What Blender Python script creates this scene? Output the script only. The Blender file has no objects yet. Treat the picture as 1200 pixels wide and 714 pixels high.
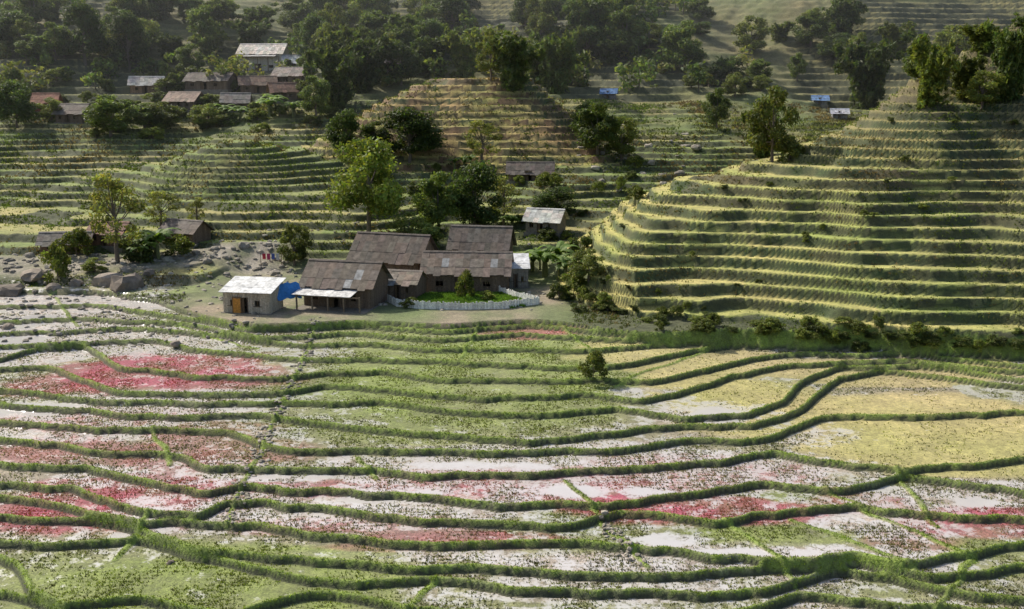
import bpy, math, numpy as np
from mathutils import Vector, Matrix
rng=np.random.default_rng(7)
D=bpy.data; SC=bpy.context.scene
# ------------------------------------------------------------------ camera
ZC=29.0; F=1178.0; P=math.radians(12.3)
cam=D.objects.new("camera",D.cameras.new("camera")); SC.collection.objects.link(cam)
cam.location=(0,0,ZC); cam.rotation_euler=(math.pi/2-P,0,0)
cam.data.lens=F/1200*36; cam.data.sensor_width=36; cam.data.clip_end=3000; cam.data.clip_start=1
SC.camera=cam
# ------------------------------------------------------------------ noise
def hsh(ix,iy,s):
    n=(ix*374761393+iy*668265263+s*1442695041)&0x7fffffff
    n=((n^(n>>13))*1274126177)&0x7fffffff
    n=(n^(n>>16))
    return (n&0xffffff)/float(0xffffff)
def vn(x,y,sc,s=0):
    x=np.asarray(x,float)/sc+1000.3; y=np.asarray(y,float)/sc+1000.7
    ix=np.floor(x).astype(np.int64); iy=np.floor(y).astype(np.int64)
    fx=x-ix; fy=y-iy; fx=fx*fx*(3-2*fx); fy=fy*fy*(3-2*fy)
    a=hsh(ix,iy,s);b=hsh(ix+1,iy,s);c=hsh(ix,iy+1,s);d=hsh(ix+1,iy+1,s)
    return ((a*(1-fx)+b*fx)*(1-fy)+(c*(1-fx)+d*fx)*fy)*2-1
def fbm(x,y,sc,s=0,o=3):
    r=0;a=1;t=0
    for i in range(o): r=r+a*vn(x,y,sc/2**i,s+i*17); t+=a; a*=.5
    return r/t
def ss(a,b,x):
    t=np.clip((x-a)/(b-a),0,1); return t*t*(3-2*t)
def smin(a,b,k):
    h=np.maximum(k-np.abs(a-b),0)/k; return np.minimum(a,b)-h*h*k*.25
# ------------------------------------------------------------------ image pixel unprojection helpers
def ray(u,v):
    a=(u-600)/F; b=(357-v)/F
    return a, b*math.sin(P)+math.cos(P), b*math.cos(P)-math.sin(P)
def on_level(u,v,z):
    dx,dy,dz=ray(u,v); t=(z-ZC)/dz
    return dx*t,dy*t
# traced paddy edges (image pixel coordinates on the valley floor)
LN=[
[(-200,690),(0,700),(30,705),(120,735),(400,745),(800,740),(1100,735),(1400,730)],
[(-200,650),(0,655),(25,668),(40,705),(280,714),(330,701),(450,700),(530,712),(700,725),(850,712),(940,700),(1000,706),(1200,714),(1400,716)],
[(-200,625),(0,628),(60,634),(120,634),(160,632),(200,645),(300,668),(420,680),(520,672),(600,684),(700,692),(800,697),(900,690),(940,678),(980,668),(1100,690),(1200,700),(1400,700)],
[(-200,600),(0,606),(90,610),(160,622),(240,640),(300,648),(420,658),(520,664),(620,668),(720,672),(850,674),(940,662),(1000,657),(1100,680),(1200,664),(1400,660)],
[(-200,575),(0,578),(90,596),(150,612),(230,618),(300,622),(400,630),(500,640),(600,643),(680,641),(760,650),(900,650),(1060,652),(1120,648),(1200,634),(1400,630)],
[(-200,560),(0,562),(100,575),(180,600),(235,604),(262,590),(300,594),(400,602),(500,609),(640,614),(700,606),(830,606),(920,602),(1000,592),(1100,600),(1200,606),(1400,610)],
[(-200,535),(0,545),(60,550),(150,562),(240,577),(290,566),(350,570),(400,574),(500,583),(600,588),(700,593),(800,582),(900,570),(970,572),(1060,560),(1200,572),(1400,575)],
[(-200,510),(0,518),(100,528),(200,534),(240,548),(300,545),(400,548),(500,553),(620,557),(720,550),(850,541),(910,530),(960,540),(1050,546),(1200,540),(1400,540)],
[(-200,488),(0,492),(100,500),(250,508),(300,520),(400,527),(500,530),(620,530),(720,524),(820,514),(900,508),(940,498),(970,487),(1200,484),(1400,484)],
[(-200,470),(0,470),(80,478),(200,485),(300,488),(350,492),(400,497),(500,511),(620,517),(700,508),(780,498),(880,494),(930,480),(952,460),(975,441),(1030,434),(1200,454),(1400,462)],
[(-200,452),(0,455),(40,462),(120,468),(300,470),(350,470),(450,472),(520,482),(640,484),(720,475),(800,490),(870,486),(925,468),(942,442),(985,428),(1080,429),(1200,445),(1400,452)],
[(-200,430),(0,432),(60,428),(90,440),(140,458),(330,460),(380,455),(430,456),(560,464),(680,460),(750,470),(790,462),(860,440),(930,425),(1050,420),(1200,435),(1400,440)],
[(-200,420),(0,420),(40,408),(100,405),(140,425),(220,442),(345,440),(450,437),(560,446),(690,442),(760,447),(850,427),(930,416),(1050,413),(1200,427),(1400,432)],
[(-200,405),(0,405),(180,398),(240,410),(350,420),(440,417),(560,426),(690,430),(740,427),(800,413),(850,405),(1050,407),(1200,419),(1400,425)],
[(-200,390),(0,391),(150,385),(260,392),(350,403),(440,402),(500,409),(600,407),(680,410),(760,405),(820,402),(1200,413),(1400,420)],
[(-200,372),(0,376),(100,372),(220,381),(300,394),(420,391),(520,398),(600,391),(700,397),(760,399),(1000,404),(1200,410),(1400,416)],
[(-200,355),(0,358),(110,357),(200,368),(290,386),(420,382),(520,388),(620,381),(690,386),(760,395),(1000,402),(1200,408),(1400,414)],
[(-200,338),(0,341),(120,343),(190,352),(250,374),(300,381),(420,377),(520,381),(620,374),(680,378),(750,392),(1000,400),(1200,407),(1400,413)],
]
NL=len(LN); STEP=0.46; XG=np.linspace(-130,130,2600); TOP=.8
Z0=TOP-STEP*NL
YT=[]
for k,l in enumerate(LN):
    l=np.array(l,float); uu=np.arange(-200,1401,3.)
    vv=np.interp(uu,l[:,0],l[:,1])
    ker=np.hanning(13); ker/=ker.sum(); vv=np.convolve(np.pad(vv,6,mode='edge'),ker,'valid')
    zk=Z0+STEP*(k+1)
    x,y=on_level(uu,vv,zk); x=np.maximum.accumulate(x)
    Y=np.interp(XG,x,y)
    a=1 if k<14 else .7
    Y=Y+a*(.30*vn(XG,XG*0+k*37.1,2.2,5)+.9*vn(XG,XG*0+k*91.7,6.,6)+.6*vn(XG,XG*0+k*11.7,13.,7)+.14*vn(XG,XG*0+k*31.7,.9,8))
    YT.append(Y)
for j in range(4):
    YT.insert(0,YT[0]-5-1.2*vn(XG,XG*0+j*51.,9,9))
YT=np.array(YT)
for k in range(1,len(YT)): YT[k]=np.maximum(YT[k],YT[k-1]+.3)
NT=len(YT); ZB=TOP-STEP*NT
SL=np.gradient(YT,XG,axis=1); SL=np.sqrt(1+np.minimum(SL**2,9))
YL=YT[-1]; YLMAX=YL.max()+1
CB=[([(925,603),(1075,652)],-4.6),([(965,572),(1140,640)],-4.4),([(1052,548),(1100,600)],-3.8),([(1140,645),(1098,690)],-5),
    ([(372,402),(352,440),(318,485),(300,520),(262,572)],-2.2),([(705,606),(760,650)],-4.6),([(512,672),(470,700)],-5.6),([(660,560),(700,590)],-3.9),
    ([(130,632),(170,600)],-4.8),([(850,606),(935,660)],-4.6),([(300,405),(200,382)],-.6),([(845,405),(720,445)],-1.2),([(180,500),(200,534)],-3.4),([(420,530),(440,549)],-3.2),([(60,345),(90,376)],.3),([(560,385),(540,410)],0),([(640,376),(700,408)],0)]
CBW=[]
for pts,z in CB:
    w=[on_level(u,v,z) for u,v in pts]
    for a,b in zip(w[:-1],w[1:]): CBW.append((a,b))
def segd(x,y,a,b):
    ax,ay=a;bx,by=b; dx,dy=bx-ax,by-ay
    t=np.clip(((x-ax)*dx+(y-ay)*dy)/(dx*dx+dy*dy),0,1)
    return np.hypot(x-ax-t*dx,y-ay-t*dy)
# ------------------------------------------------------------------ terrain
def terr(B,h,r,lip):
    q=B/h; fl=np.floor(q); fr=q-fl
    t=np.clip((fr-(1-r))/r,0,1); t=t*t*(3-2*t)
    z=h*(fl+t)+lip*np.exp(-((fr-.05)/.04)**2)
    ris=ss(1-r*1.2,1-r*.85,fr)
    lp=np.clip(1-fr/.14,0,1)
    return z,ris,lp,fl
def floor_(x,y):
    gi=np.clip((x-XG[0])/(XG[1]-XG[0]),0,len(XG)-1.001); i0=gi.astype(int); ft=gi-i0
    zf=np.full(x.shape,ZB); rf=np.zeros(x.shape); lf=np.zeros(x.shape); lev=np.zeros(x.shape)
    for k in range(NT):
        Yk=YT[k][i0]*(1-ft)+YT[k][i0+1]*ft; s=SL[k][i0]
        d=(y-Yk)/s
        zf+=STEP*ss(-.26,.0,d)
        zf+=.13*np.exp(-((d-.11)/.12)**2)
        rf=np.maximum(rf,ss(-.42,-.30,d)*(1-ss(-.12,-.04,d))); lf=np.maximum(lf,ss(-.12,-.05,d)*(1-ss(.22,.31,d)))
        lev+=(d>-.2)
    Yl=YL[i0]*(1-ft)+YL[i0+1]*ft
    cb=np.full(x.shape,9.); xx=x+.3*vn(x,y,2.2,3); yy=y+.3*vn(x,y,2.2,4)
    for a,b in CBW: cb=np.minimum(cb,segd(xx,yy,a,b))
    infg=y<Yl
    zf=zf+.15*np.exp(-(cb/.2)**2)*infg
    lf=np.maximum(lf,(1-ss(.16,.34,cb))*infg)
    return zf,rf,lf,lev,Yl,infg
def height(x,y,full=False):
    x=np.asarray(x,float); y=np.asarray(y,float)
    zf=np.zeros(x.shape); rf=np.zeros(x.shape); lf=np.zeros(x.shape); lev=np.zeros(x.shape); infg=np.zeros(x.shape,bool); Yl=np.full(x.shape,float(YLMAX))
    q=y<YLMAX
    if q.any():
        zf[q],rf[q],lf[q],lev[q],Yl[q],infg[q]=floor_(x[q],y[q])
    B=np.interp(y,[0,134,150,175,205,240,270,320,370,450,600,900,1500],[.8,.95,3,6.7,11.6,18.8,27,43,61,95,165,290,400])
    B=B+ss(140,175,y)*(3.0*fbm(x,y,24,11,3))+ss(240,330,y)*(11*fbm(x,y,80,12,3))
    B=B+5.5*np.exp(-(((x+56)/15)**2+((y-202)/13)**2))-2.5*np.exp(-(((x+84)/13)**2+((y-192)/13)**2))
    B=B+np.interp(x,[-400,-150,-60,60,200,500],[25,10,0,0,12,50])*ss(220,420,y)
    pad=ss(-46,-40,x)*(1-ss(4,9,x))*(1-ss(150,160,y)); B=B*(1-pad)+.95*pad
    zt1,r1,l1,f1=terr(B,1.05,.3,.12)
    zt2,r2,l2,f2=terr(B,1.9,.36,.1)
    far=(y>262)
    zt=np.where(far,zt2,zt1); r1=np.where(far,r2,r1); l1=np.where(far,l2,l1); f1=np.where(far,f2+300,f1+100)
    wild=np.maximum(ss(.0,.35,fbm(x,y,38,21,3)+.10*(ss(300,380,y)))*ss(170,270,y)*.75,pad)
    st=1-ss(3.5,7,np.abs(y-(151+.10*(x+60)+2.5*np.sin(x/9.))))
    st=st*(1-ss(-38,-30,x))
    wild=np.maximum(wild,st)
    zt=zt*(1-wild)+(B+.25*fbm(x,y,3,31,3)*ss(0,1.5,y-Yl)*(1-pad*.8))*wild; r1=r1*(1-wild); l1=l1*(1-wild)
    # right-hand spur
    yb=np.interp(x,[-20,5,10,16,38,56,90,140,300],[150,139,128,121.5,115.5,110.5,102,96,80])
    xl=np.interp(y,[90,125,140,160,180,220,260],[4,5,5.5,7.,12,34,50])
    H=smin(.42*(y-yb),.85*(x-xl),5)
    H=smin(H,np.interp(x,[-20,12,30,45,58,75,92,160,300],[6,9.8,13.,17.2,22.5,30.5,38,58,95])+.03*(y-150),4)
    yk=np.interp(x,[0,12,58,92,160,300],[176,179,212,252,310,390])
    H=smin(H,.7*(yk-y),6)
    H=H+ss(0,2,H)*(1.7*fbm(x,y,17,41,2)+.65*vn(x,y,5,42))+.8
    zh,rh,lh,fh=terr(H,1.3,.26,.16)
    # central terraced mound
    M=smin(.60*(y-206),.62*(x+52),5); M=smin(M,.85*(26-x),5); M=smin(M,19.5+0*x,2.5); M=smin(M,.5*(294-y),5)
    M=M+ss(0,2,M)*(1.2*fbm(x,y,15,51,2)+.4*vn(x,y,5,52))
    zm,rm,lm,fm=terr(M,1.45,.28,.14); zm=zm+11.6
    zr=np.maximum(zt,zh); wh=zh>zt
    wm=zm>zr; zr=np.maximum(zr,zm)
    z=np.where(infg,zf,zr)
    if not full: return z
    zone=np.where(infg,0,np.where(wm,3,np.where(wh,2,1)))
    ris=np.where(infg,rf,np.where(wm,rm,np.where(wh,rh,r1)))
    lp=np.where(infg,lf,np.where(wm,lm,np.where(wh,lh,l1)))
    lv=np.where(infg,lev,np.where(wm,fm+200,np.where(wh,fh+60,f1)))
    wl=np.where(zone==1,wild,0)
    return z,zone,ris,lp,lv,wl,np.where(zone==1,st,0),pad*(zone==1),yb
TS=np.concatenate([np.arange(50,300,.35),np.arange(300,900,1.5)])
def hit(u,v):
    dx,dy,dz=ray(u,v); X=dx*TS;Y=dy*TS;Z=ZC+dz*TS
    h=height(X,Y); w=np.nonzero(Z<h)[0]
    i=w[0] if len(w) else len(TS)-1
    return float(X[i]),float(Y[i]),float(h[i])
def hz(x,y): return float(height(np.array([x]),np.array([y]))[0])
PT=[(190,425,170,20,'r',1),(60,436,70,12,'r',.8),(110,580,170,26,'r',1),(330,566,170,11,'r',.7),(240,520,140,16,'r',.55),(60,510,90,14,'r',.5),
 (800,592,200,17,'r',1),(600,565,210,18,'r',.75),(820,545,170,18,'r',.5),(1150,612,100,18,'r',1),(1010,580,70,12,'r',.6),(620,384,70,7,'r',.75),
 (560,635,150,9,'r',.65),(420,612,160,10,'r',.5),(120,475,130,12,'r',.45),(1070,640,70,14,'r',.4),(250,490,90,11,'r',.5),(480,640,120,7,'r',.4),
 (560,440,230,60,'g',1),(250,685,300,40,'g',1),(900,632,130,14,'g',.8),(520,500,160,14,'g',.55),(480,390,120,12,'g',.7),(1160,660,60,20,'g',.7),(40,650,70,20,'g',.6),
 (1100,700,120,10,'g',.3),
 (1100,465,190,24,'o',1),(1100,512,170,26,'o',.85),(860,455,110,36,'o',.9),(800,410,130,16,'o',.8),(1000,415,240,10,'o',.8),(950,480,60,20,'o',.5),
 (845,475,90,13,'w',1),(760,455,70,9,'w',.8),(700,545,330,28,'w',1),(400,590,300,22,'w',1),(820,668,340,19,'w',1),(1120,575,110,17,'w',1),(1040,610,100,22,'w',1),(950,490,70,15,'w',.9),(500,655,180,9,'w',.7),(720,700,260,15,'w',.7),
 (200,545,140,13,'w',.9),(170,465,190,13,'w',.9),(60,380,130,26,'w',1),(200,390,120,15,'w',.9),(130,350,160,12,'w',1),(60,490,130,11,'w',.8),(780,637,48,6,'p',.8),(1147,585,26,5,'p',.8),(690,575,70,7,'p',.7),(165,612,40,11,'p',.8),(10,372,50,9,'p',.7),(845,480,50,7,'p',.75),(215,345,44,9,'p',.7),(10,390,60,7,'p',.7),(740,450,46,4,'p',.75),(1010,560,50,5,'p',.6),(320,552,80,5,'p',.6),(450,578,70,5,'p',.55),(900,660,80,5,'p',.55),(60,462,60,5,'p',.55),(560,540,80,5,'p',.5)]
PW=[]
for (u,v,ru,rv,k,s) in PT:
    z=np.interp(v,[360,720],[.8,-7.4]); x0,y0=on_level(u,v,z); x1,_=on_level(u+ru,v,z); _,ya=on_level(u,v-rv,z); _,yb_=on_level(u,v+rv,z)
    PW.append((x0,(ya+yb_)/2,x1-x0,(ya-yb_)/2,k,s))
def colour(x,y,z,zone,ris,lp,lv,wl,st,pad):
    n=x.shape; C=np.zeros(n+(3,)); wet=np.zeros(n)
    def mix(C,c,m): return C*(1-m[...,None])+np.asarray(c)*m[...,None]
    n1=fbm(x,y,3.,61,3); n2=fbm(x,y,12.,62,3); n3=vn(x,y,.7,63)
    li=lv.astype(np.int64)
    xc=np.floor((x+13*hsh(li,li*0,4)*3)/17.)
    cr=hsh(li,xc.astype(np.int64),9); cr2=hsh(li,xc.astype(np.int64),19)
    f=dict(r=np.zeros(n),g=np.zeros(n),o=np.zeros(n),w=np.zeros(n),p=np.zeros(n))
    for (x0,y0,rx,ry,k,s) in PW:
        d=((x-x0)/rx)**2+((y-y0)/ry)**2
        if k=='p': f[k]=np.maximum(f[k],s*(1-ss(.1,1.3,d+1.6*n1)))
        else: f[k]=np.maximum(f[k],s*(1-ss(.55,1.15,d+.5*n1+.5*(cr-.5))))
    P_=np.zeros(n+(3,))+np.array((.28,.235,.17))
    P_=mix(P_,(.17,.20,.055),np.clip(.4+.5*n2+.6*(cr-.5),0,1))
    P_=mix(P_,(.38,.31,.27),f['w']*.85)
    P_=mix(P_,(.205,.265,.045),f['g']*.85*np.clip(.8+.5*n1,0,1))
    P_=mix(P_,(.48,.39,.17),f['o']*.92)
    P_=mix(P_,(.34,.34,.09),f['o']*np.clip(.25+.9*n2+.4*(cr2-.5),0,.65))
    P_=mix(P_,(.35,.075,.11),f['r']*np.clip(.8+.6*n1,0,1))
    P_=mix(P_,(.30,.27,.24),f['p'])
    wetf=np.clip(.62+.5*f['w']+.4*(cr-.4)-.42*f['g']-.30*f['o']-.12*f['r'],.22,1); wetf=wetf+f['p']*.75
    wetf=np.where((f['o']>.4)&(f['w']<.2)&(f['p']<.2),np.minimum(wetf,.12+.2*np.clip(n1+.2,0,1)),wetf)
    P_=mix(P_,(.045,.052,.018),ris*.95); P_=mix(P_,(.19,.26,.04),lp*np.clip(.85+.3*n3,0,1))  # riser soil, darkened further to paint in the shadow under each bund
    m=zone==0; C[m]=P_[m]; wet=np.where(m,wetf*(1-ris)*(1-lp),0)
    T=np.zeros(n+(3,))+np.array((.18,.235,.048)); T=mix(T,(.36,.31,.10),np.clip(.3+1.0*n2+.9*(cr-.5),0,1))
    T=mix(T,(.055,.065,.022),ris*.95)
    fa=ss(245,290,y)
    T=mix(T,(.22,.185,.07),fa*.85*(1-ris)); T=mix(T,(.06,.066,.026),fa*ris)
    wd=np.zeros(n+(3,))+np.array((.08,.105,.028)); wd=mix(wd,(.17,.13,.06),np.clip(.35+n2+.5*n1,0,1)*.7)
    T=mix(T,wd,np.clip(wl*1.2,0,1)*.8)
    yard=np.clip(pad*(.75+.9*n1),0,1); T=mix(T,(.13,.17,.05),pad); T=mix(T,(.26,.21,.14),yard*ss(-.5,.4,n2+.3))
    T=mix(T,(.30,.265,.21),st*np.clip(.6+.8*n1,0,1))
    T=mix(T,(.25,.23,.16),(1-ss(138,148,y))*(1-ss(-50,-40,x))*.7*np.clip(.7+n1,0,1))
    T=mix(T,(.09,.125,.11),ss(380,500,y)*.5*(1-ss(-120,-20,x)*.5))  # aerial haze painted into the far slope as a bluish tint
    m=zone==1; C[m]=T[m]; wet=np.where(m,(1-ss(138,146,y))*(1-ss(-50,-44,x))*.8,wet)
    Hc=np.zeros(n+(3,))+np.array((.53,.45,.15)); Hc=mix(Hc,(.31,.35,.075),np.clip(.4+.9*n2+.7*(cr-.5),0,1)); Hc=mix(Hc,(.22,.27,.055),lp*.6)
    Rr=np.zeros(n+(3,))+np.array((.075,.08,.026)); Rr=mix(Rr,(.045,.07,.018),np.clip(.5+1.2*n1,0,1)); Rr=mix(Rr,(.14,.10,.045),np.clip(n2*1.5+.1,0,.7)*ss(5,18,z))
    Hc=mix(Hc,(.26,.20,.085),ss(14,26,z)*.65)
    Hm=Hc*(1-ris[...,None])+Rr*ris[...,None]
    Hm=Hm*(1-.2*ss(45,70,x))[...,None]  # painted shade: spur colours dimmed towards its right side
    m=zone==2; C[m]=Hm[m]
    Mc=np.zeros(n+(3,))+np.array((.37,.34,.09)); Mc=mix(Mc,(.48,.31,.12),np.clip(.3+.9*n2+.6*(cr-.5),0,1))
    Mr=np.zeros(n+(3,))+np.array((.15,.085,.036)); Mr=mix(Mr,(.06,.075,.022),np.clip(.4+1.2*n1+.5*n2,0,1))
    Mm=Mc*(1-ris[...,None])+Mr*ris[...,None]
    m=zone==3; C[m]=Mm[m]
    C=C*(1+.18*n1+.10*n3)[...,None]
    return np.clip(C,.004,.9),wet
NX,NY=1100,1450
ys=45*np.exp(np.linspace(0,math.log(1300/45),NY)); sx=np.linspace(-.72,.72,NX)
Yg,Sg=np.meshgrid(ys,sx,indexing='ij'); Xg=Sg*(Yg+8)
Z,zone,ris,lp,lv,wl,st,pad,_=height(Xg,Yg,True)
col,wet=colour(Xg,Yg,Z,zone,ris,lp,lv,wl,st,pad)
rough=(ris+lp*.5)
Zd=Z+rough*(.08*vn(Xg,Yg,.55,71)+.08*vn(Xg,Yg,1.3,72))*np.clip(Yg/120,.6,2.2)+(wl*ss(200,260,Yg))*.5*vn(Xg,Yg,2.2,73)
def fmesh(name,V,Fc,mats,cols=None,attrs=None,midx=None,smooth=False):
    me=D.meshes.new(name); V=np.asarray(V,np.float32); Fc=np.asarray(Fc,np.int32)
    k=Fc.shape[1]
    me.vertices.add(len(V)); me.vertices.foreach_set('co',V.ravel())
    me.loops.add(Fc.size); me.loops.foreach_set('vertex_index',Fc.ravel())
    me.polygons.add(len(Fc)); me.polygons.foreach_set('loop_start',np.arange(0,Fc.size,k,dtype=np.int32)); me.polygons.foreach_set('loop_total',np.full(len(Fc),k,np.int32))
    if midx is not None: me.polygons.foreach_set('material_index',np.asarray(midx,np.int32))
    me.polygons.foreach_set('use_smooth',np.full(len(Fc),smooth))
    if cols is not None:
        a=me.attributes.new('Col','FLOAT_COLOR','POINT'); c=np.ones((len(V),4),np.float32); c[:,:3]=cols; a.data.foreach_set('color',c.ravel())
    if attrs:
        for nme,v in attrs.items():
            a=me.attributes.new(nme,'FLOAT','POINT'); a.data.foreach_set('value',np.asarray(v,np.float32).ravel())
    for m in mats: me.materials.append(m)
    me.update(calc_edges=True)
    return me
def obj(name,me,loc=(0,0,0),rot=0,sc=(1,1,1),parent=None):
    o=D.objects.new(name,me); SC.collection.objects.link(o); o.location=loc; o.rotation_euler=(0,0,rot); o.scale=sc
    if parent: o.parent=parent
    return o
# ------------------------------------------------------------------ materials
def newmat(name):
    m=D.materials.new(name); m.use_nodes=True; nt=m.node_tree; b=nt.nodes['Principled BSDF']; b.inputs['Specular IOR Level'].default_value=.3
    return m,nt,b
def N(nt,t,**k):
    n=nt.nodes.new(t)
    for a,v in k.items(): setattr(n,a,v)
    return n
def math_(nt,op,a,b=None,clamp=False):
    n=N(nt,'ShaderNodeMath',operation=op); n.use_clamp=clamp
    for i,s in enumerate((a,b)):
        if s is None: continue
        if isinstance(s,(int,float)): n.inputs[i].default_value=s
        else: nt.links.new(s,n.inputs[i])
    return n.outputs[0]
def mixc(nt,f,a,b,mode='MIX'):
    n=N(nt,'ShaderNodeMix',data_type='RGBA',blend_type=mode)
    for s,i in ((f,0),(a,6),(b,7)):
        if isinstance(s,(int,float)): n.inputs[i].default_value=s
        elif isinstance(s,tuple): n.inputs[i].default_value=s+(1,)
        else: nt.links.new(s,n.inputs[i])
    return n.outputs[2]
def noise(nt,vec,scale,detail=4,rough=.6):
    n=N(nt,'ShaderNodeTexNoise'); n.inputs['Scale'].default_value=scale; n.inputs['Detail'].default_value=detail; n.inputs['Roughness'].default_value=rough
    if vec is not None: nt.links.new(vec,n.inputs['Vector'])
    return n
def mr(nt,v,a,b,c,d):
    n=N(nt,'ShaderNodeMapRange'); nt.links.new(v,n.inputs[0])
    for i,q in enumerate((a,b,c,d)): n.inputs[i+1].default_value=q
    return n.outputs[0]
gm,nt,b=newmat('terrain_soil_grass'); b.inputs['Specular IOR Level'].default_value=.8
at=N(nt,'ShaderNodeAttribute',attribute_name='Col'); aw=N(nt,'ShaderNodeAttribute',attribute_name='wet')
geo=N(nt,'ShaderNodeNewGeometry'); pos=geo.outputs['Position']
nf=noise(nt,pos,2.2,5,.7); nfine=noise(nt,pos,6.5,3,.7); nb=noise(nt,pos,.35,4,.6)
m1=mr(nt,nf.outputs['Fac'],.3,.7,.65,1.35); m2=mr(nt,nfine.outputs['Fac'],.3,.7,.68,1.32); m3=mr(nt,nb.outputs['Fac'],.3,.7,.82,1.18)
mm=math_(nt,'MULTIPLY',math_(nt,'MULTIPLY',m1,m2),m3)
cb=N(nt,'ShaderNodeCombineXYZ')
for i in range(3): nt.links.new(mm,cb.inputs[i])
c0=mixc(nt,1.0,at.outputs['Color'],cb.outputs[0],'MULTIPLY')
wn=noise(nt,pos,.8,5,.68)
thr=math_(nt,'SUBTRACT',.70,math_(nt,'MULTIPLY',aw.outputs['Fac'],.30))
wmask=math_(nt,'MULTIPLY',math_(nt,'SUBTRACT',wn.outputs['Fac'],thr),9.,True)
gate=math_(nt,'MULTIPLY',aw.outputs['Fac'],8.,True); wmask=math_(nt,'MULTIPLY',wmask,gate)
c1=mixc(nt,wmask,c0,mixc(nt,.34,(.66,.64,.63),at.outputs['Color']))  # silty water; pale base also paints in the bright sky reflection
gn=noise(nt,pos,3.0,2,.7)
gmk=math_(nt,'MULTIPLY',mr(nt,gn.outputs['Fac'],.54,.63,0,.8),math_(nt,'MULTIPLY',aw.outputs['Fac'],2.0,True))
notp=mr(nt,aw.outputs['Fac'],1.1,1.4,1,0); gmk=math_(nt,'MULTIPLY',gmk,notp)
c2=mixc(nt,gmk,c1,mixc(nt,.45,(.06,.065,.025),at.outputs['Color']))
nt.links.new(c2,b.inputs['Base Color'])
wm2=math_(nt,'MULTIPLY',wmask,math_(nt,'SUBTRACT',1.0,gmk))
ro=math_(nt,'SUBTRACT',.92,math_(nt,'MULTIPLY',wm2,.82)); nt.links.new(ro,b.inputs['Roughness'])
bp=N(nt,'ShaderNodeBump'); bp.inputs['Distance'].default_value=.14; nt.links.new(nfine.outputs['Fac'],bp.inputs['Height']); nt.links.new(math_(nt,'SUBTRACT',.85,math_(nt,'MULTIPLY',wm2,.83)),bp.inputs['Strength']); nt.links.new(bp.outputs[0],b.inputs['Normal'])
idx=np.arange(NX*NY).reshape(NY,NX)
Fq=np.stack([idx[:-1,:-1],idx[:-1,1:],idx[1:,1:],idx[1:,:-1]],-1).reshape(-1,4)
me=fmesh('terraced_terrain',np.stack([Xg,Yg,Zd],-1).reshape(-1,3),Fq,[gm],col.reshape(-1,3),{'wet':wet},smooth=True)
obj('terraced_terrain',me)
def colmat(name,rough=.8,var=.3,scale=3,transl=0,rand=0,bump=0):
    m,nt,b=newmat(name); at=N(nt,'ShaderNodeAttribute',attribute_name='Col'); g=N(nt,'ShaderNodeNewGeometry')
    n=noise(nt,g.outputs['Position'],scale,4,.65); k=mr(nt,n.outputs['Fac'],.3,.7,1-var,1+var)
    if rand:
        oi=N(nt,'ShaderNodeObjectInfo'); k=math_(nt,'MULTIPLY',k,mr(nt,oi.outputs['Random'],0,1,1-rand,1+rand))
    cbn=N(nt,'ShaderNodeCombineXYZ')
    for i in range(3): nt.links.new(k,cbn.inputs[i])
    c=mixc(nt,1.0,at.outputs['Color'],cbn.outputs[0],'MULTIPLY'); nt.links.new(c,b.inputs['Base Color']); b.inputs['Roughness'].default_value=rough
    if bump:
        bpn=N(nt,'ShaderNodeBump'); bpn.inputs['Distance'].default_value=bump; nt.links.new(n.outputs['Fac'],bpn.inputs['Height']); nt.links.new(bpn.outputs[0],b.inputs['Normal'])
    if transl:
        t=N(nt,'ShaderNodeBsdfTranslucent'); nt.links.new(mixc(nt,1.0,c,(1.5,1.5,.7),'MULTIPLY'),t.inputs['Color']); ms=N(nt,'ShaderNodeMixShader'); ms.inputs[0].default_value=transl
        nt.links.new(b.outputs[0],ms.inputs[1]); nt.links.new(t.outputs[0],ms.inputs[2]); nt.links.new(ms.outputs[0],nt.nodes['Material Output'].inputs[0])
    return m
M_leaf=colmat('foliage',.6,.35,.8,.38,.30); M_wood=colmat('weathered_timber',.85,.35,5,bump=.02); M_roof=colmat('roof_sheeting',.8,.45,1.6,bump=.03)
M_rock=colmat('rock',.9,.3,1.5,bump=.1); M_cloth=colmat('tarpaulin',.6,.2,3,bump=.05); M_bark=colmat('bark',.9,.3,4); M_grass=colmat('grass_blades',.8,.35,.6,.3)
# ------------------------------------------------------------------ tufts
def tufts(name,X,Y,Zt,cols,h,w,nb=4,spread=.12):
    n=len(X); V=np.zeros((n,nb,3,3)); h=np.broadcast_to(h,(n,)); w=np.broadcast_to(w,(n,))
    for j in range(nb):
        a=rng.uniform(0,2*math.pi,n); hh=h*rng.uniform(.6,1.3,n); ww=w*rng.uniform(.7,1.3,n); ox=rng.normal(0,1,n)*spread*h/h.mean(); oy=rng.normal(0,1,n)*spread*h/h.mean()
        la=rng.uniform(0,2*math.pi,n); ln=hh*rng.uniform(.1,.8,n)
        V[:,j,0]=np.stack([X+ox-np.cos(a)*ww,Y+oy-np.sin(a)*ww,Zt-.03],-1)
        V[:,j,1]=np.stack([X+ox+np.cos(a)*ww,Y+oy+np.sin(a)*ww,Zt-.03],-1)
        V[:,j,2]=np.stack([X+ox+np.cos(la)*ln,Y+oy+np.sin(la)*ln,Zt+hh],-1)
    c=np.repeat(cols,nb*3,axis=0); Fv=np.arange(n*nb*3).reshape(-1,3)
    me=fmesh(name,V.reshape(-1,3),Fv,[M_grass],c); obj(name,me)
n=150000
Yr=rng.uniform(58,128,n); Xr=rng.uniform(-.58,.58,n)*Yr
rowa=.25*vn(Xr,Yr,14,83)
Xr=np.round(Xr/.45)*.45+rng.normal(0,.12,n)+rowa; Yr=np.round(Yr/.55)*.55+rng.normal(0,.13,n)
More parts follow.
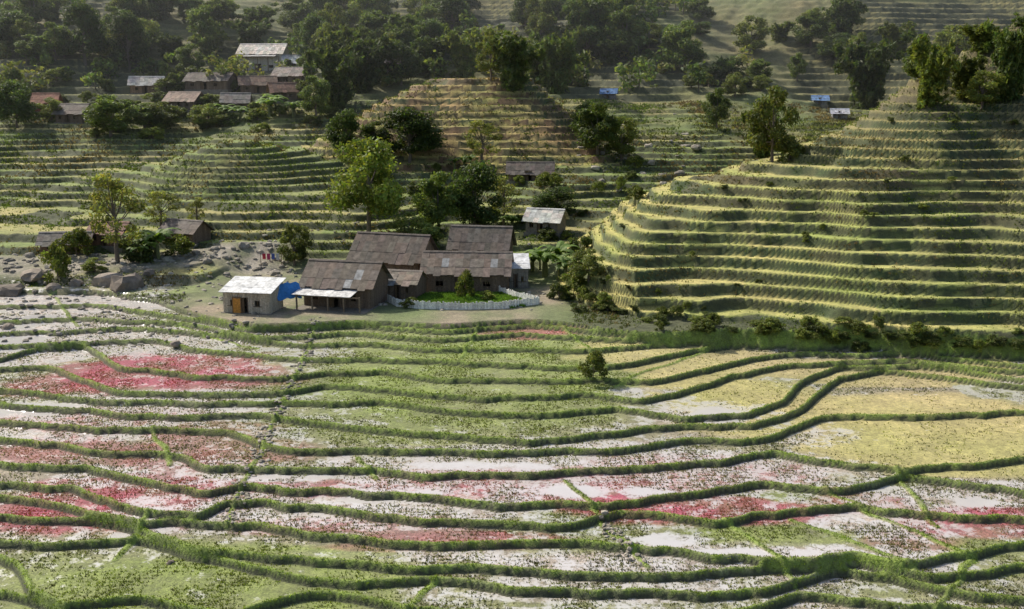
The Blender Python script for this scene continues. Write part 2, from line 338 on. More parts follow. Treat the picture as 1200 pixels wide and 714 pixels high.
z_,zo,ri,l_,lv_,w_,s_,p_,_=height(Xr,Yr,True); k=(zo==0)&(ri<.1)&(l_<.3)&(vn(Xr,Yr,2.5,81)+rng.uniform(-.6,.6,n)>-.05)
c_,_w=colour(Xr,Yr,z_,zo,ri,l_,lv_,w_,s_,p_)
k&=(_w<1.12)
Xr,Yr,z_,c_,_w=Xr[k],Yr[k],z_[k],c_[k],_w[k]
g=np.array([.16,.21,.035]); cc=c_*.35+g*.65; cc=np.where((rng.uniform(0,1,len(cc))<.2+.3*(_w>.45))[:,None],np.array([.08,.08,.03]),cc); cc*=rng.uniform(.6,1.3,len(cc))[:,None]
red=(c_[:,0]>c_[:,1]*2)&(rng.uniform(0,1,len(cc))<.8); cc[red]=c_[red]*.85+g*.08
och=(c_[:,0]>.24)&(c_[:,2]<c_[:,1]*.55); kk=~och|(rng.uniform(0,1,len(cc))<.2)
tufts('rice_stubble',Xr[kk],Yr[kk],z_[kk],cc[kk],.12,.055,3,.07)
n=200000
Yr=rng.uniform(58,130,n); Xr=rng.uniform(-.58,.6,n)*Yr
z_,zo,ri,l_,lv_,w_,s_,p_,_=height(Xr,Yr,True); k=(l_>.5)&(p_<.3)&(zo==0)
Xr,Yr,z_=Xr[k],Yr[k],z_[k]; nn=vn(Xr,Yr,5,91)
cc=np.array([.19,.265,.04])*rng.uniform(.6,1.35,len(Xr))[:,None]*(1+.3*nn)[:,None]
tufts('bund_grass',Xr,Yr,z_,cc,.08,.045,3,.06)
# hillside grass, weeds on the risers and terrace edges
n=300000
Yr=rng.uniform(112,262,n)**1.0; Xr=rng.uniform(-.55,.6,n)*Yr
z_,zo,ri,l_,lv_,w_,s_,p_,_=height(Xr,Yr,True); k=(zo>0)&(p_<.2)&(s_<.3)&(((ri>.3)&(rng.uniform(0,1,n)<.6))|(rng.uniform(0,1,n)<.06)|((w_>.4)&(rng.uniform(0,1,n)<.6)))&(fbm(Xr,Yr,6,92,2)+rng.uniform(-.4,.4,n)>-.15)
Xr,Yr,z_,ri,zo,l_=Xr[k],Yr[k],z_[k],ri[k],zo[k],l_[k]; nn=fbm(Xr,Yr,9,93,2)
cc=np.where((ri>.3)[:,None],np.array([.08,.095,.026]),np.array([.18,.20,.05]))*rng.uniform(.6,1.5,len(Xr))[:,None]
bm_=(nn+rng.uniform(-.3,.3,len(nn))>.25); cc[bm_]=np.array([.18,.135,.06])*rng.uniform(.6,1.3,bm_.sum())[:,None]
gm_=(nn+rng.uniform(-.3,.3,len(nn))<-.25); cc[gm_]=np.array([.12,.17,.035])*rng.uniform(.6,1.3,gm_.sum())[:,None]
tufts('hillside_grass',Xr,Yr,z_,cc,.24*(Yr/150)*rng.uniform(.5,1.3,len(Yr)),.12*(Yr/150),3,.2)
# ------------------------------------------------------------------ builder
class MB:
    def __init__(s): s.V=[];s.F=[];s.C=[];s.n=0
    def add(s,v,f,c):
        s.V.append(np.asarray(v,float)); s.F.append(np.asarray(f)+s.n); s.C.append(np.tile(np.asarray(c,float),(len(v),1))); s.n+=len(v)
    def hexa(s,v8,c): s.add(v8,[[0,3,2,1],[4,5,6,7],[0,1,5,4],[1,2,6,5],[2,3,7,6],[3,0,4,7]],c)
    def box(s,x0,x1,y0,y1,z0,z1,c): s.hexa([(x0,y0,z0),(x1,y0,z0),(x1,y1,z0),(x0,y1,z0),(x0,y0,z1),(x1,y0,z1),(x1,y1,z1),(x0,y1,z1)],c)
    def tube(s,pts,rad,c,sides=6):
        pts=np.asarray(pts,float); m=len(pts); V=[]
        for i in range(m):
            t=pts[min(i+1,m-1)]-pts[max(i-1,0)]; t/=np.linalg.norm(t)+1e-9
            a=np.cross(t,[.3,1,.1]); a/=np.linalg.norm(a)+1e-9; b_=np.cross(t,a)
            for j in range(sides):
                th=2*math.pi*j/sides; V.append(pts[i]+rad[i]*(a*math.cos(th)+b_*math.sin(th)))
        Fv=[[i*sides+j,i*sides+(j+1)%sides,(i+1)*sides+(j+1)%sides,(i+1)*sides+j] for i in range(m-1) for j in range(sides)]
        s.add(V,Fv,c)
    def mesh(s,name,mats,**k): return fmesh(name,np.concatenate(s.V),np.concatenate(s.F),mats,np.concatenate(s.C),**k)
def jit(c,a=.2): return np.array(c)*rng.uniform(1-a,1+a)
# ------------------------------------------------------------------ houses
def house(name,x,y,rot,L,W,hw,rise,roofc,wallc,oh=.6,veranda=0,vcol=(.45,.44,.42),z=None,panels=None,mono=False):
    zz=hz(x,y) if z is None else z
    E=D.objects.new(name,None); SC.collection.objects.link(E); E.location=(x,y,zz); E.rotation_euler=(0,0,rot)
    def zr(yy): return hw+rise*(1-abs(yy)/(W/2)) if not mono else hw+rise*(yy+W/2)/W
    w=MB(); ps=.32
    nx_=int(L/ps)
    dx0,dx1=(-L*.12,L*.02)
    for sgn in (-1,1):
        for i in range(nx_):
            a=-L/2+i*L/nx_; bb=a+L/nx_-.02; mid=(a+bb)/2
            yy=sgn*W/2; top=zr(yy)
            if sgn==-1 and dx0<mid<dx1: w.box(a,bb,yy-.05,yy+.03,2.0,top,jit(wallc)); continue
            if sgn==-1 and (L*.2<mid<L*.29 or -L*.36<mid<-L*.27):
                w.box(a,bb,yy-.05,yy+.03,-1.5,.95,jit(wallc)); w.box(a,bb,yy-.05,yy+.03,1.65,top,jit(wallc)); continue
            w.box(a,bb,yy-.05,yy+.03+rng.uniform(0,.02),-1.5,top,jit(wallc))
    ny_=int(W/ps)
    for sgn in (-1,1):
        for i in range(ny_):
            a=-W/2+.06+i*(W-.12)/ny_; bb=a+(W-.12)/ny_-.02; xx=sgn*L/2
            za,zb=zr(a)-.04,zr(bb)-.04
            w.hexa([(xx-.05,a,-1.5),(xx+.05,a,-1.5),(xx+.05,bb,-1.5),(xx-.05,bb,-1.5),(xx-.05,a,za),(xx+.05,a,za),(xx+.05,bb,zb),(xx-.05,bb,zb)],jit(wallc))
    obj('walls',w.mesh('walls',[M_wood]),parent=E)
    d=MB(); d.box(dx0+.05,dx0+(dx1-dx0)*.55,-W/2-.1,-W/2-.06,0,1.95,jit((.12,.08,.045))); d.box(dx0-.1,dx0,-W/2-.12,-W/2-.055,0,2.1,(.1,.07,.05)); d.box(dx1,dx1+.1,-W/2-.12,-W/2-.055,0,2.1,(.1,.07,.05))
    obj('door',d.mesh('door',[M_wood]),parent=E)
    wi=MB()
    for c in (L*.245,-L*.315):
        wi.box(c-.6,c+.6,-W/2-.1,-W/2-.055,.88,.95,(.14,.1,.06)); wi.box(c-.03,c+.03,-W/2-.04,-W/2,.95,1.65,(.14,.1,.06))
    obj('windows',wi.mesh('windows',[M_wood]),parent=E)
    r=MB(); pw=.95; npn=max(2,int((L+2*oh)/pw))
    def slab(xa,xb,ya,za,yb_,zb,c,t=.05): r.hexa([(xa,ya,za),(xb,ya,za),(xb,yb_,zb),(xa,yb_,zb),(xa,ya,za+t),(xb,ya,za+t),(xb,yb_,zb+t),(xa,yb_,zb+t)],c)
    sl=rise/(W/2) if not mono else rise/W
    X0=-L/2-oh; PWd=(L+2*oh)/npn
    for i in range(npn):
        xa=X0+i*PWd-.03; xb=xa+PWd+.03
        rows=3
        for sgn in ((-1,1) if not mono else (-1,)):
            for q in range(rows):
                if not mono:
                    t0,t1=q/rows,(q+1)/rows; half=W/2+oh
                    yo,yi=half*(1-t0)+(rng.uniform(-.15,.2) if q==0 else 0),half*(1-t1)-.06*(q<rows-1)
                    zo_,zi=hw+rise-sl*yo,hw+rise-sl*yi
                    j=rng.uniform(0,.05)+.03*(q%2)
                    c=jit(roofc,.22)*np.array([rng.uniform(.95,1.12),1,rng.uniform(.9,1)])
                    if panels and rng.uniform()<panels: c=jit((.32,.32,.31),.15)
                    slab(xa,xb,sgn*yo,zo_+j+.03*(rows-q)*.3,sgn*yi,zi+j+.02,c)
                else:
                    yo=-W/2-oh+(W+2*oh)*q/rows; yi=-W/2-oh+(W+2*oh)*(q+1)/rows+.05
                    j=rng.uniform(0,.03)+.02*(q%2); c=jit(roofc,.12)
                    slab(xa,xb,yo,hw+sl*(yo+W/2)+j+.05,yi,hw+sl*(yi+W/2)+j+.05,c)
    if not mono:
        r.hexa([(X0,-.28,hw+rise-.02),(-X0,-.28,hw+rise-.02),(-X0,.28,hw+rise-.02),(X0,.28,hw+rise-.02),(X0,-.05,hw+rise+.16),(-X0,-.05,hw+rise+.16),(-X0,.05,hw+rise+.16),(X0,.05,hw+rise+.16)],jit(roofc)*1.1)
    obj('roof',r.mesh('roof',[M_roof]),parent=E)
    if veranda:
        v=MB(); y0=-W/2-veranda; zt=hw-sl*oh+.0; zl=zt-.55
        for i in range(int(L*.95)):
            xa=-L/2-.3+i; 
            c=jit(vcol,.12); j=rng.uniform(0,.05)
            v.hexa([(xa,y0-.3,zl+j),(xa+.98,y0-.3,zl+j),(xa+.98,-W/2+.1,zt-.12+j),(xa,-W/2+.1,zt-.12+j),(xa,y0-.3,zl+.05+j),(xa+.98,y0-.3,zl+.05+j),(xa+.98,-W/2+.1,zt-.07+j),(xa,-W/2+.1,zt-.07+j)],c)
        obj('veranda_roof',v.mesh('veranda_roof',[M_roof]),parent=E)
        p=MB()
        for i in range(5):
            xx=-L/2+.2+i*(L-.6)/4; p.box(xx-.09,xx+.09,y0-.09,y0+.09,-1.2,zl+.02,jit((.2,.15,.1)))
        p.box(-L/2,L/2-.3,y0-.06,y0+.06,zl-.16,zl-.02,(.16,.12,.08))
        obj('posts',p.mesh('posts',[M_wood]),parent=E)
    b_=MB(); b_.box(-L/2-.3,L/2+.3,-W/2-.3-veranda,W/2+.3,-1.6,-.02+.06,(.19,.17,.14)); obj('foundation',b_.mesh('foundation',[M_rock]),parent=E)
    return E
DK=(.135,.115,.10); WD=(.16,.115,.08)
R=math.radians
house('storage_shed',-33,125.5,R(-10),6.2,4.2,2.7,.9,(.66,.66,.64),(.42,.36,.27),oh=.4,mono=True)
house('timber_house',-21.8,130,R(-14),9.2,6.5,3.0,2.5,(.145,.12,.10),WD,veranda=2.6,vcol=(.55,.54,.52),panels=.06)
house('timber_house',-17.3,146,R(-18),10.5,7,3.7,3.1,(.12,.10,.085),WD,panels=.02)
house('timber_house',-6.2,139.5,R(-4),11.5,6.4,2.9,2.3,(.175,.145,.12),WD,panels=.05)
house('timber_house',-4.6,153.0,R(-10),8.5,6,3.7,2.8,(.12,.105,.09),WD)
house('lean_to_shed',-14.6,134.0,R(-14),4.6,4.5,2.2,1.3,(.20,.17,.14),WD,oh=.4,panels=.1)
house('lean_to_shed',.6,141.8,R(2),3.2,4.2,2.8,1.2,(.6,.6,.6),(.3,.27,.22),oh=.3,mono=True)
def house_at(name,u,v,rot,L,W,hw,rise,rc,wc,**k):
    x,y,z=hit(u,v); return house(name,x,y+W*.4,R(rot),L,W,hw,rise,rc,wc,z=z,**k)
house_at('small_house',640,274,-20,5.5,4.4,2.2,1.6,(.5,.49,.46),(.2,.17,.13))
house_at('timber_hut',622,212,-3,8.5,5,1.6,1.9,DK,WD)
house_at('timber_hut',75,298,8,7,4,1.8,1.4,(.2,.18,.16),(.2,.12,.08))
house_at('timber_hut',128,290,-12,5.5,4,2.2,1.4,(.22,.13,.1),(.22,.13,.09))
house_at('timber_hut',215,286,-25,6.5,4.2,2.0,1.5,DK,WD)
house_at('farmhouse',308,84,-8,13,7,5.0,2.6,(.6,.56,.5),(.5,.46,.4),veranda=1.6,vcol=(.55,.53,.5))
for (u,v,rr,L,W,c,wc) in [(245,106,-10,13,7,DK,WD),(170,110,12,9,5.5,(.45,.43,.40),(.25,.16,.1)),(85,144,-14,8,5.5,DK,WD),(52,132,10,6,5,(.30,.15,.10),(.35,.12,.09)),(340,100,-12,9,6,(.24,.21,.19),WD),(300,110,16,10,6,(.17,.12,.09),WD),(215,132,-15,9,6,(.26,.2,.16),WD),(345,84,5,7,5,(.45,.45,.46),(.25,.22,.18)),(467,84,-5,9,6,DK,WD),(275,132,8,7,5,(.22,.2,.18),WD),(330,118,22,7,5,(.22,.14,.10),WD)]:
    house_at('village_house',u,v,rr,L*.9,W,2.4,2.0,c,wc)
for (u,v,c) in [(714,116,(.12,.22,.42)),(962,124,(.15,.25,.45)),(985,140,(.4,.42,.48)),(768,82,(.12,.11,.1))]:
    house_at('village_hut',u,v,-10,3.4,3.,1.5,.9,c,(.2,.2,.2))
def tarp():
    m=MB(); g=9; V=[];
    for i in range(g):
        for j in range(g):
            a=i/(g-1);b_=j/(g-1); V.append((3.3*a,-.8*b_+.12*math.sin(a*9),1.9*(1-b_)+.12*math.sin(i*2.1+j)+.25*math.sin(a*3)))
    Fv=[[i*g+j,i*g+j+1,(i+1)*g+j+1,(i+1)*g+j] for i in range(g-1) for j in range(g-1)]
    m.add(V,Fv,(.05,.22,.55)); return m.mesh('tarpaulin',[M_cloth])
obj('blue_tarpaulin',tarp(),(-30.2,125.6,hz(-30.3,125)+1.2),R(35))
m=MB(); m.box(-.5,.5,-.03,.03,0,1.9,(.55,.25,.05)); m.box(-.6,-.5,-.05,.05,0,2,(.2,.12,.06)); m.box(.5,.6,-.05,.05,0,2,(.2,.12,.06)); m.box(-.6,.6,-.05,.05,2.0,2.1,(.2,.12,.06))
obj('orange_door',m.mesh('orange_door',[M_wood]),(-34.6,123.45,hz(-33,125.5)),R(-10))
m=MB(); m.tube([(-1.6,0,0),(-1.6,0,2)],[.05,.05],(.2,.15,.1)); m.tube([(1.6,0,0),(1.6,0,2)],[.05,.05],(.2,.15,.1)); m.box(-1.6,1.6,-.01,.01,1.88,1.9,(.3,.3,.3))
for i,c in enumerate([(.5,.04,.06),(.45,.05,.12),(.08,.12,.35),(.5,.5,.48)]):
    m.box(-1.3+i*.7,-.8+i*.7,-.03,.03,1.0-.1*(i%2),1.87,c)
x,y,z=hit(318,312); obj('clothes_line',m.mesh('clothes_line',[M_cloth]),(x,y,z))
def fence(name,pts,h,c,st=.22):
    m=MB()
    for (a,b_) in zip(pts[:-1],pts[1:]):
        a=np.array(a);b_=np.array(b_); L=np.linalg.norm(b_-a); nn=max(2,int(L/st)); dd=(b_-a)/L
        xs=a[0]+(b_[0]-a[0])*np.arange(nn)/nn; ys_=a[1]+(b_[1]-a[1])*np.arange(nn)/nn; zs=height(xs,ys_)
        for i in range(nn):
            hh=h*rng.uniform(.85,1.15); ax,ay=xs[i],ys_[i]; bx,by=ax+dd[0]*st*.93,ay+dd[1]*st*.93; nx_,ny_=-dd[1]*.035,dd[0]*.035
            o=rng.normal(0,.02)
            m.hexa([(ax-nx_,ay-ny_+o,zs[i]-.4),(bx-nx_,by-ny_+o,zs[i]-.4),(bx+nx_,by+ny_+o,zs[i]-.4),(ax+nx_,ay+ny_+o,zs[i]-.4),(ax-nx_,ay-ny_+o,zs[i]+hh),(bx-nx_,by-ny_+o,zs[i]+hh),(bx+nx_,by+ny_+o,zs[i]+hh),(ax+nx_,ay+ny_+o,zs[i]+hh)],jit(c,.2))
    return obj(name,m.mesh(name,[M_wood]))
fence('garden_fence',[(-16.5,130.4),(-15,127.6),(-12,126.0),(-6,125.5),(-1,126.2),(3.6,129.0)],.95,(.76,.74,.68))
fence('garden_fence',[(3.6,129.0),(0.5,132.5),(-2.5,137)],.95,(.76,.74,.68))
# ------------------------------------------------------------------ rocks
def rocks(name,pts,rc=(.29,.26,.21)):
    import bmesh
    bm=bmesh.new(); bmesh.ops.create_icosphere(bm,subdivisions=2,radius=1); V0=np.array([v.co[:] for v in bm.verts]); F0=np.array([[v.index for v in f.verts] for f in bm.faces]); bm.free()
    m=MB()
    for (x,y,z,r) in pts:
        o=rng.uniform(0,100,3); nn=vn(V0[:,0]*2+o[0],V0[:,1]*2+V0[:,2]*1.7+o[1],1,3); V=V0*(1+.45*nn)[:,None]
        V=np.sign(V)*np.abs(V)**.8; th=rng.uniform(0,6.28); c_,s_=math.cos(th),math.sin(th); V=V*np.array([rng.uniform(.8,1.4),rng.uniform(.7,1.1),rng.uniform(.45,.8)])*r
        V=np.stack([V[:,0]*c_-V[:,1]*s_,V[:,0]*s_+V[:,1]*c_,V[:,2]],-1)+np.array([x,y,z+r*.08]); m.add(V,F0,jit(rc,.4))
    return obj(name,m.mesh(name,[M_rock]))
pts=[]
while len(pts)<340:
    x=rng.uniform(-85,-34); y=151+.10*(x+60)+2.5*math.sin(x/9.)+rng.normal(0,3.6); pts.append((x,y,0,rng.uniform(.15,.5)*(1.9 if rng.uniform()<.1 else 1)))
for i in range(50):
    x=rng.uniform(14,40); y=rng.uniform(190,250); pts.append((x,y,0,rng.uniform(.3,1.1)))
for i in range(180):
    x=rng.uniform(-42,8); y=rng.uniform(124,172); pts.append((x,y,0,rng.uniform(.12,.35)))
for i in range(320):
    x=rng.uniform(-70,-30); y=rng.uniform(116,148); pts.append((x,y,0,rng.uniform(.1,.38)))
pts=[(x,y,hz(x,y),r) for x,y,_,r in pts]; rocks('stream_boulders',pts)
for (u,v,r) in [(148,338,2.5),(128,332,1.6),(40,325,1.6),(12,345,1.6),(90,335,1.1),(207,405,.5),(238,275,1.4),(10,385,.7),(200,660,.3),(62,338,.9),(175,322,1.0)]:
    x,y,z=hit(u,v); rocks('boulder',[(x,y,z,r)],(.27,.225,.18))
pts=[]
for a,b_ in CBW[4:9]:
    for i in range(60):
        t_=rng.uniform(); x=a[0]+(b_[0]-a[0])*t_+rng.normal(0,.45); y=a[1]+(b_[1]-a[1])*t_+rng.normal(0,.5); pts.append((x,y,hz(x,y),rng.uniform(.08,.24)))
rocks('path_stones',pts)
# ------------------------------------------------------------------ trees
def leaves(cent,rad,n,size,colr,up=.3,asp=1.6,shell=.45):
    cent=np.asarray(cent,float); rad=np.asarray(rad,float); w=rad.prod(axis=1)**.67; w/=w.sum()
    k=rng.choice(len(cent),n,p=w); d=rng.normal(size=(n,3)); d/=np.linalg.norm(d,axis=1)[:,None]; rr=shell+(1-shell)*rng.uniform(0,1,n)**.6
    rr*=rng.uniform(.75,1.15,n)
    p=cent[k]+d*rad[k]*rr[:,None]
    nr=d*.6+rng.normal(size=(n,3))*.6+np.array([0,0,up]); nr/=np.linalg.norm(nr,axis=1)[:,None]
    a=np.cross(nr,rng.normal(size=(n,3))); a/=np.linalg.norm(a,axis=1)[:,None]; b_=np.cross(nr,a)
    s_=size*rng.uniform(.6,1.4,n)[:,None]
    V=np.stack([p-a*s_*asp*.5,p+b_*s_*.4,p+a*s_*asp*.5,p-b_*s_*.4],1).reshape(-1,3)
    ct=rng.uniform(.7,1.3,len(cent))[k]*rng.uniform(.7,1.35,n)
    c=np.array(colr)*ct[:,None]; c[:,0]*=rng.uniform(.85,1.3,n)
    return V,np.arange(n*4).reshape(-1,4),np.repeat(c,4,axis=0)
def finish(name,m,lf,leafmat=None):
    nb=sum(len(f) for f in m.F) if m.F else 0
    V=[np.concatenate(m.V)] if m.V else []; Fc=[np.concatenate(m.F)] if m.F else []; C=[np.concatenate(m.C)] if m.C else []
    o=m.n
    V.append(lf[0]);Fc.append(lf[1]+o);C.append(lf[2])
    return fmesh(name,np.concatenate(V),np.concatenate(Fc),[M_bark,leafmat or M_leaf],np.concatenate(C),midx=np.r_[np.zeros(nb),np.ones(len(lf[1]))])
def broad(name,h,w,ncl,nlv,size,colr,tr=.32,bark=(.16,.13,.10),clr=(.13,.22)):
    m=MB(); top=h*tr; cen=[];rad=[]
    m.tube([(0,0,-.5),(.05*h*.3,0,top*.5),(0,.02*h,top),(.03*h,0,h*.75)],[.03*h,.024*h,.02*h,.006*h],bark,7)
    for i in range(ncl):
        th=rng.uniform(0,6.28); zz=rng.uniform(tr*.85,1)*h; q=(zz/h-tr*.85)/(1-tr*.85); env=math.sin(math.pi*min(.97,max(.08,q*.85+.12)))**.6
        r=rng.uniform(.25,1)**.6*w/2*env*.85; c=np.array([r*math.cos(th),r*math.sin(th),zz*.93]); cen.append(c); rr=rng.uniform(*clr)*w; rad.append([rr,rr,rr*rng.uniform(.6,.85)])
        if i%2==0:
            b0=np.array([0,0,min(top+(zz-top)*.25,h*.7)]); m.tube([b0,(b0+c)/2+np.array([0,0,-.03*h]),c],[.011*h,.007*h,.003*h],bark,5)
    return finish(name,m,leaves(cen,rad,nlv,size,colr))
def bamboo(name,h,w,nc,nl,size,colr):
    m=MB(); P0=[];
    for i in range(nc):
        th=rng.uniform(0,6.28); r0=rng.uniform(0,w*.12); ou=rng.uniform(.12,.58)*w; hh=h*rng.uniform(.65,1.05); pts=[]
        for t_ in np.linspace(0,1,7):
            pts.append((math.cos(th)*(r0+ou*t_**2.2),math.sin(th)*(r0+ou*t_**2.2),hh*(t_-.2*t_**5)-.3))
        m.tube(pts,[.06,.06,.055,.045,.04,.03,.015],(.14,.17,.05),4); P0.append(pts)
    cen=[];rad=[]
    for pts in P0:
        pts=np.array(pts)
        for t_ in rng.uniform(.08,1,9):
            i=int(t_*5.99); c=pts[i]+(pts[min(i+1,6)]-pts[i])*(t_*5.99-i); cen.append(c+rng.normal(0,.35,3)+np.array([*rng.normal(0,.8*(1-t_),2),0])); rr=w*rng.uniform(.04,.10); rad.append([rr,rr,rr*1.1])
    return finish(name,m,leaves(cen,rad,nl,size,colr,up=.1,asp=2.8,shell=.1))
def banana(name,h=4.):
    m=MB(); leafm=MB()
    for s_ in range(4):
        ox,oy=rng.normal(0,.8,2)*(s_>0); hh=h*rng.uniform(.6,1)*.5
        m.tube([(ox,oy,-.3),(ox,oy,hh*.6),(ox+.05,oy,hh)],[.16,.13,.08],(.16,.17,.07),6)
        for i in range(8):
            th=i*2.4+rng.uniform(-.3,.3); L=h*rng.uniform(.42,.62); V=[]; el=rng.uniform(.9,1.3)
            d=np.array([math.cos(th),math.sin(th),0]); sd=np.array([-d[1],d[0],0]); p=np.array([ox,oy,hh])
            for j in range(8):
                t_=j/7; wd=.32*math.sin(math.pi*(.08+.88*t_))**.6*rng.uniform(.75,1.1)
                V+=[p-sd*wd+np.array([0,0,-.08]),p,p+sd*wd+np.array([0,0,-.08])]
                ang=el-t_*2.0; p=p+(d*math.cos(ang)+np.array([0,0,math.sin(ang)]))*L/7
            Fv=[]
            for j in range(7): Fv+=[[j*3,j*3+1,j*3+4,j*3+3],[j*3+1,j*3+2,j*3+5,j*3+4]]
            leafm.add(V,Fv,jit((.15,.23,.05),.3))
    return finish(name,m,(np.concatenate(leafm.V),np.concatenate(leafm.F),np.concatenate(leafm.C)))
DG=(.06,.095,.024); MG=(.095,.14,.034); LG=(.20,.27,.05)
T_={'light':broad('t1',10,9,34,8500,.28,LG,.33),
 'dark':broad('t2',10,9,34,8500,.3,DG,.2),
 'mid':broad('t3',10,8,30,7500,.3,MG,.22),
 'mid2':broad('t4',10,9,24,6500,.3,(.13,.165,.04),.25,clr=(.10,.2)),
 'sparse':broad('t5',10,8,26,2600,.26,(.19,.22,.06),.35,clr=(.08,.15)),
 'bam':bamboo('t6',10,8,46,11500,.32,(.07,.105,.026)),
 'bam2':bamboo('t7',10,8,38,9500,.32,(.115,.155,.034)),
 'ban':banana('t8'),
 'shrub':broad('t9',3,4,16,2600,.2,(.13,.17,.035),.05,clr=(.14,.22)),
 'shrubd':broad('t10',3,4,16,2600,.2,(.08,.11,.028),.05,clr=(.14,.22))}
NM={'light':'broadleaf_tree','dark':'broadleaf_tree','mid':'broadleaf_tree','mid2':'broadleaf_tree','sparse':'sparse_tree','bam':'bamboo_clump','bam2':'bamboo_clump','ban':'banana_plant','shrub':'shrub','shrubd':'shrub'}
HH={'ban':4.,'shrub':3.2,'shrubd':3.2}; WW={'ban':4.,'shrub':4.4,'shrubd':4.4,'bam':9,'bam2':9,'mid':8.5,'sparse':8.5}
def tree(kind,u,v,hp,wp):
    x,y,z=hit(u,v); dist=math.sqrt(x*x+y*y+(z-ZC)**2); H_=hp*dist/F; W_=wp*dist/F
    s1=W_/WW.get(kind,9.5); s2=H_/HH.get(kind,10.3)
    obj(NM[kind],T_[kind],(x,y,z-.1),rng.uniform(0,6.28),(s1,s1,s2))
for a in [('light',432,274,112,98),('dark',556,272,84,74),('mid',515,272,72,60),('sparse',590,262,60,50),('dark',652,254,36,62),('mid2',478,290,42,60),('mid',500,296,36,40),
 ('ban',640,325,62,62),('ban',662,330,50,50),('ban',625,318,40,40),('ban',183,302,52,58),('ban',170,305,40,40),('ban',545,200,26,30),('ban',318,134,34,40),('ban',268,142,28,36),('ban',345,138,26,30),('ban',600,268,26,30),
 ('sparse',138,308,105,78),('sparse',190,272,48,50),('sparse',232,268,36,30),('mid2',345,312,52,48),('shrub',68,332,42,34),('shrub',90,300,30,40),('shrubd',160,305,30,50),('shrub',210,300,24,40),
 ('shrub',545,350,34,28),('shrubd',655,352,26,34),('shrub',695,448,32,38),('shrubd',412,350,16,20),('mid2',690,330,40,50),('shrubd',680,300,30,40),('shrub',672,345,28,40),
 ('dark',480,188,62,78),('dark',405,186,55,44),('mid',440,178,34,40),('mid',700,182,62,60),('mid2',728,188,52,50),('dark',690,160,40,40),
 ('bam',395,125,80,60),('bam',425,108,72,56),('mid',370,140,50,44),('bam2',545,92,66,58),('bam',508,90,56,50),('bam',600,106,76,64),('bam',650,110,78,60),('bam2',628,98,60,54),('mid2',575,94,60,44),('dark',470,100,50,50),('bam',440,95,60,50),
 ('mid',840,152,48,34),('mid2',905,190,88,66),('bam',893,186,66,40),('shrub',925,190,24,40),('sparse',565,192,54,56),
 ('bam',1015,128,92,66),('bam2',1090,122,84,58),('bam',1182,118,90,50),('bam2',1128,118,50,44),('mid',800,85,58,56),('mid',735,70,60,54),('bam',690,60,70,60),('mid2',880,66,44,50),('mid',950,60,40,44),('shrub',1120,66,30,50),
 ('mid',130,160,44,60),('mid2',190,150,30,50),('dark',20,150,50,50),('dark',100,75,66,48),('dark',152,84,62,46),('mid',242,60,50,44),('mid2',60,140,24,34),('mid',170,150,28,46),('mid2',245,150,28,46),('mid',225,88,34,40),
 ('light',425,45,50,50),('mid',440,60,46,50),('dark',372,70,50,44),('mid',350,40,40,50),('dark',530,50,52,50),('bam',480,70,60,50),('mid2',1150,130,40,50),
 ('mid2',760,60,30,40),('dark',15,60,40,50),('mid2',112,320,18,30),('shrub',480,360,12,26),('shrub',570,352,12,24)]: tree(*a)
KK=['bam','bam2','dark','mid','mid2']
for i in range(36):   # woods behind the mound and around the village
    u=rng.uniform(360,730); v=rng.uniform(20,84); tree(KK[rng.integers(5)],u,v,rng.uniform(30,58),rng.uniform(34,56))
for i in range(26):
    u=rng.uniform(-10,360); v=rng.uniform(20,76); tree(KK[rng.integers(5)],u,v,rng.uniform(26,48),rng.uniform(30,50))
for i in range(9):
    u=rng.uniform(980,1210); v=rng.uniform(30,110); tree(KK[rng.integers(5)],u,v,rng.uniform(24,50),rng.uniform(30,50))
for i in range(14):
    u=rng.uniform(740,960); v=rng.uniform(15,130); tree(KK[rng.integers(5)],u,v,rng.uniform(14,32),rng.uniform(20,40))
for i in range(60):
    t0=rng.uniform(); u=np.interp(t0,[0,.2,.5,1],[665,740,900,1200])+rng.normal(0,4); v=np.interp(u,[665,740,850,1000,1200],[352,374,388,397,407])+rng.normal(0,5)
    tree('shrub' if rng.uniform()<.5 else 'shrubd',u,v,rng.uniform(6,16),rng.uniform(14,30))
for i in range(26):
    u=rng.uniform(700,1200); v=np.interp(u,[700,850,1000,1200],[240,215,150,70])+rng.uniform(2,150); tree('shrub' if rng.uniform()<.6 else 'shrubd',u,v,rng.uniform(3,8),rng.uniform(8,16))
for i in range(50):
    u=rng.uniform(0,400); v=rng.uniform(92,165); tree('shrub' if rng.uniform()<.5 else 'shrubd',u,v,rng.uniform(8,20),rng.uniform(16,34))
for i in range(30):
    u=rng.uniform(470,760); v=rng.uniform(195,290); tree('shrub' if rng.uniform()<.6 else 'shrubd',u,v,rng.uniform(8,18),rng.uniform(14,30))
n=3500; X_=rng.uniform(-14,1.5,n); Y_=rng.uniform(127.0,135.5,n); Y_=np.round(Y_/.7)*.7+rng.normal(0,.1,n)
tufts('garden_vegetables',X_,Y_,height(X_,Y_),np.array([.12,.22,.03])*rng.uniform(.6,1.5,n)[:,None],.35,.12,6,.12)
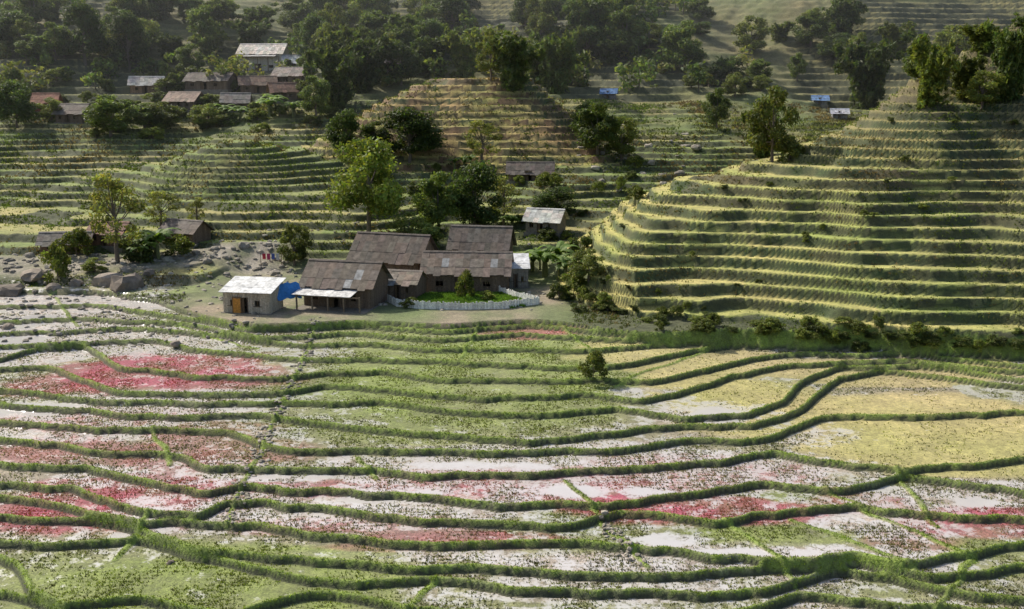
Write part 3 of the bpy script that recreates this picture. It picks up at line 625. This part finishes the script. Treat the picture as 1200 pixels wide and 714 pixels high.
# distant forest (one mass)
LV=[];LF=[];LC=[];off=0; tk=MB()
xs_=rng.uniform(-330,330,30000); ys_=rng.uniform(272,640,30000); k=np.abs(xs_)<ys_*.6; xs_,ys_=xs_[k],ys_[k]
den=fbm(xs_,ys_,50,101,3)+.12*(ys_>400)+.30*(xs_<-60)+rng.uniform(-.15,.15,len(xs_)); k=np.nonzero(den>.10)[0][:1500]; xs_,ys_=xs_[k],ys_[k]; zs_=height(xs_,ys_)
for x,y,z in zip(xs_,ys_,zs_):
    h=rng.uniform(2.5,9.5)*(1+.0008*(y-260)); w=h*rng.uniform(.8,1.2); nc=7; cen=rng.normal(0,1,(nc,3))*np.array([w*.22,w*.22,h*.2])+np.array([x,y,z+h*.45]); rad=np.tile([w*.24,w*.24,h*.2],(nc,1))*rng.uniform(.7,1.3,(nc,1))
    hz_=min(1,max(0,(y-330)/250)); c=np.array([DG,MG,(.13,.155,.05)][rng.integers(3)])*(1-hz_*.4)+np.array([.07,.10,.11])*hz_*.4  # leaf colour shifts bluish with distance, painting in haze
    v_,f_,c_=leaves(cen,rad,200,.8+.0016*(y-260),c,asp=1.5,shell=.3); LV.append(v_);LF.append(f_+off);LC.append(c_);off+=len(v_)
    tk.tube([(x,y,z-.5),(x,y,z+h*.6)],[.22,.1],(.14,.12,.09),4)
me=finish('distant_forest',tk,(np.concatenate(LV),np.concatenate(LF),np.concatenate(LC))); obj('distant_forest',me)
# ------------------------------------------------------------------ valley haze (real scattering air over the far valley)
hm=D.materials.new('valley_haze'); hm.use_nodes=True; hn=hm.node_tree; hn.nodes.remove(hn.nodes['Principled BSDF'])
vs=hn.nodes.new('ShaderNodeVolumeScatter'); vs.inputs['Color'].default_value=(.92,.96,1,1); vs.inputs['Density'].default_value=.00042; vs.inputs['Anisotropy'].default_value=.3
hn.links.new(vs.outputs[0],hn.nodes['Material Output'].inputs['Volume'])
m=MB(); m.box(-900,900,215,1250,-40,260,(1,1,1)); obj('valley_haze',m.mesh('valley_haze',[hm]))
# ------------------------------------------------------------------ light
sd=Vector((-.74,.56,.84)).normalized()
W=D.worlds.new('World'); SC.world=W; W.use_nodes=True; wt=W.node_tree; bg=wt.nodes['Background']; sk=wt.nodes.new('ShaderNodeTexSky'); sk.sky_type='NISHITA'; sk.sun_disc=False
sk.sun_elevation=math.asin(sd.z); sk.sun_rotation=math.atan2(sd.x,sd.y); sk.dust_density=3; wt.links.new(sk.outputs[0],bg.inputs[0]); bg.inputs[1].default_value=.15
sl=D.lights.new('sun','SUN'); sl.energy=5.; sl.angle=R(.5); sl.color=(1,.94,.82); so=D.objects.new('sun',sl); SC.collection.objects.link(so); so.rotation_euler=(-sd).to_track_quat('-Z','Y').to_euler()
SC.view_settings.view_transform='Standard'; SC.view_settings.look='None'; SC.view_settings.exposure=0
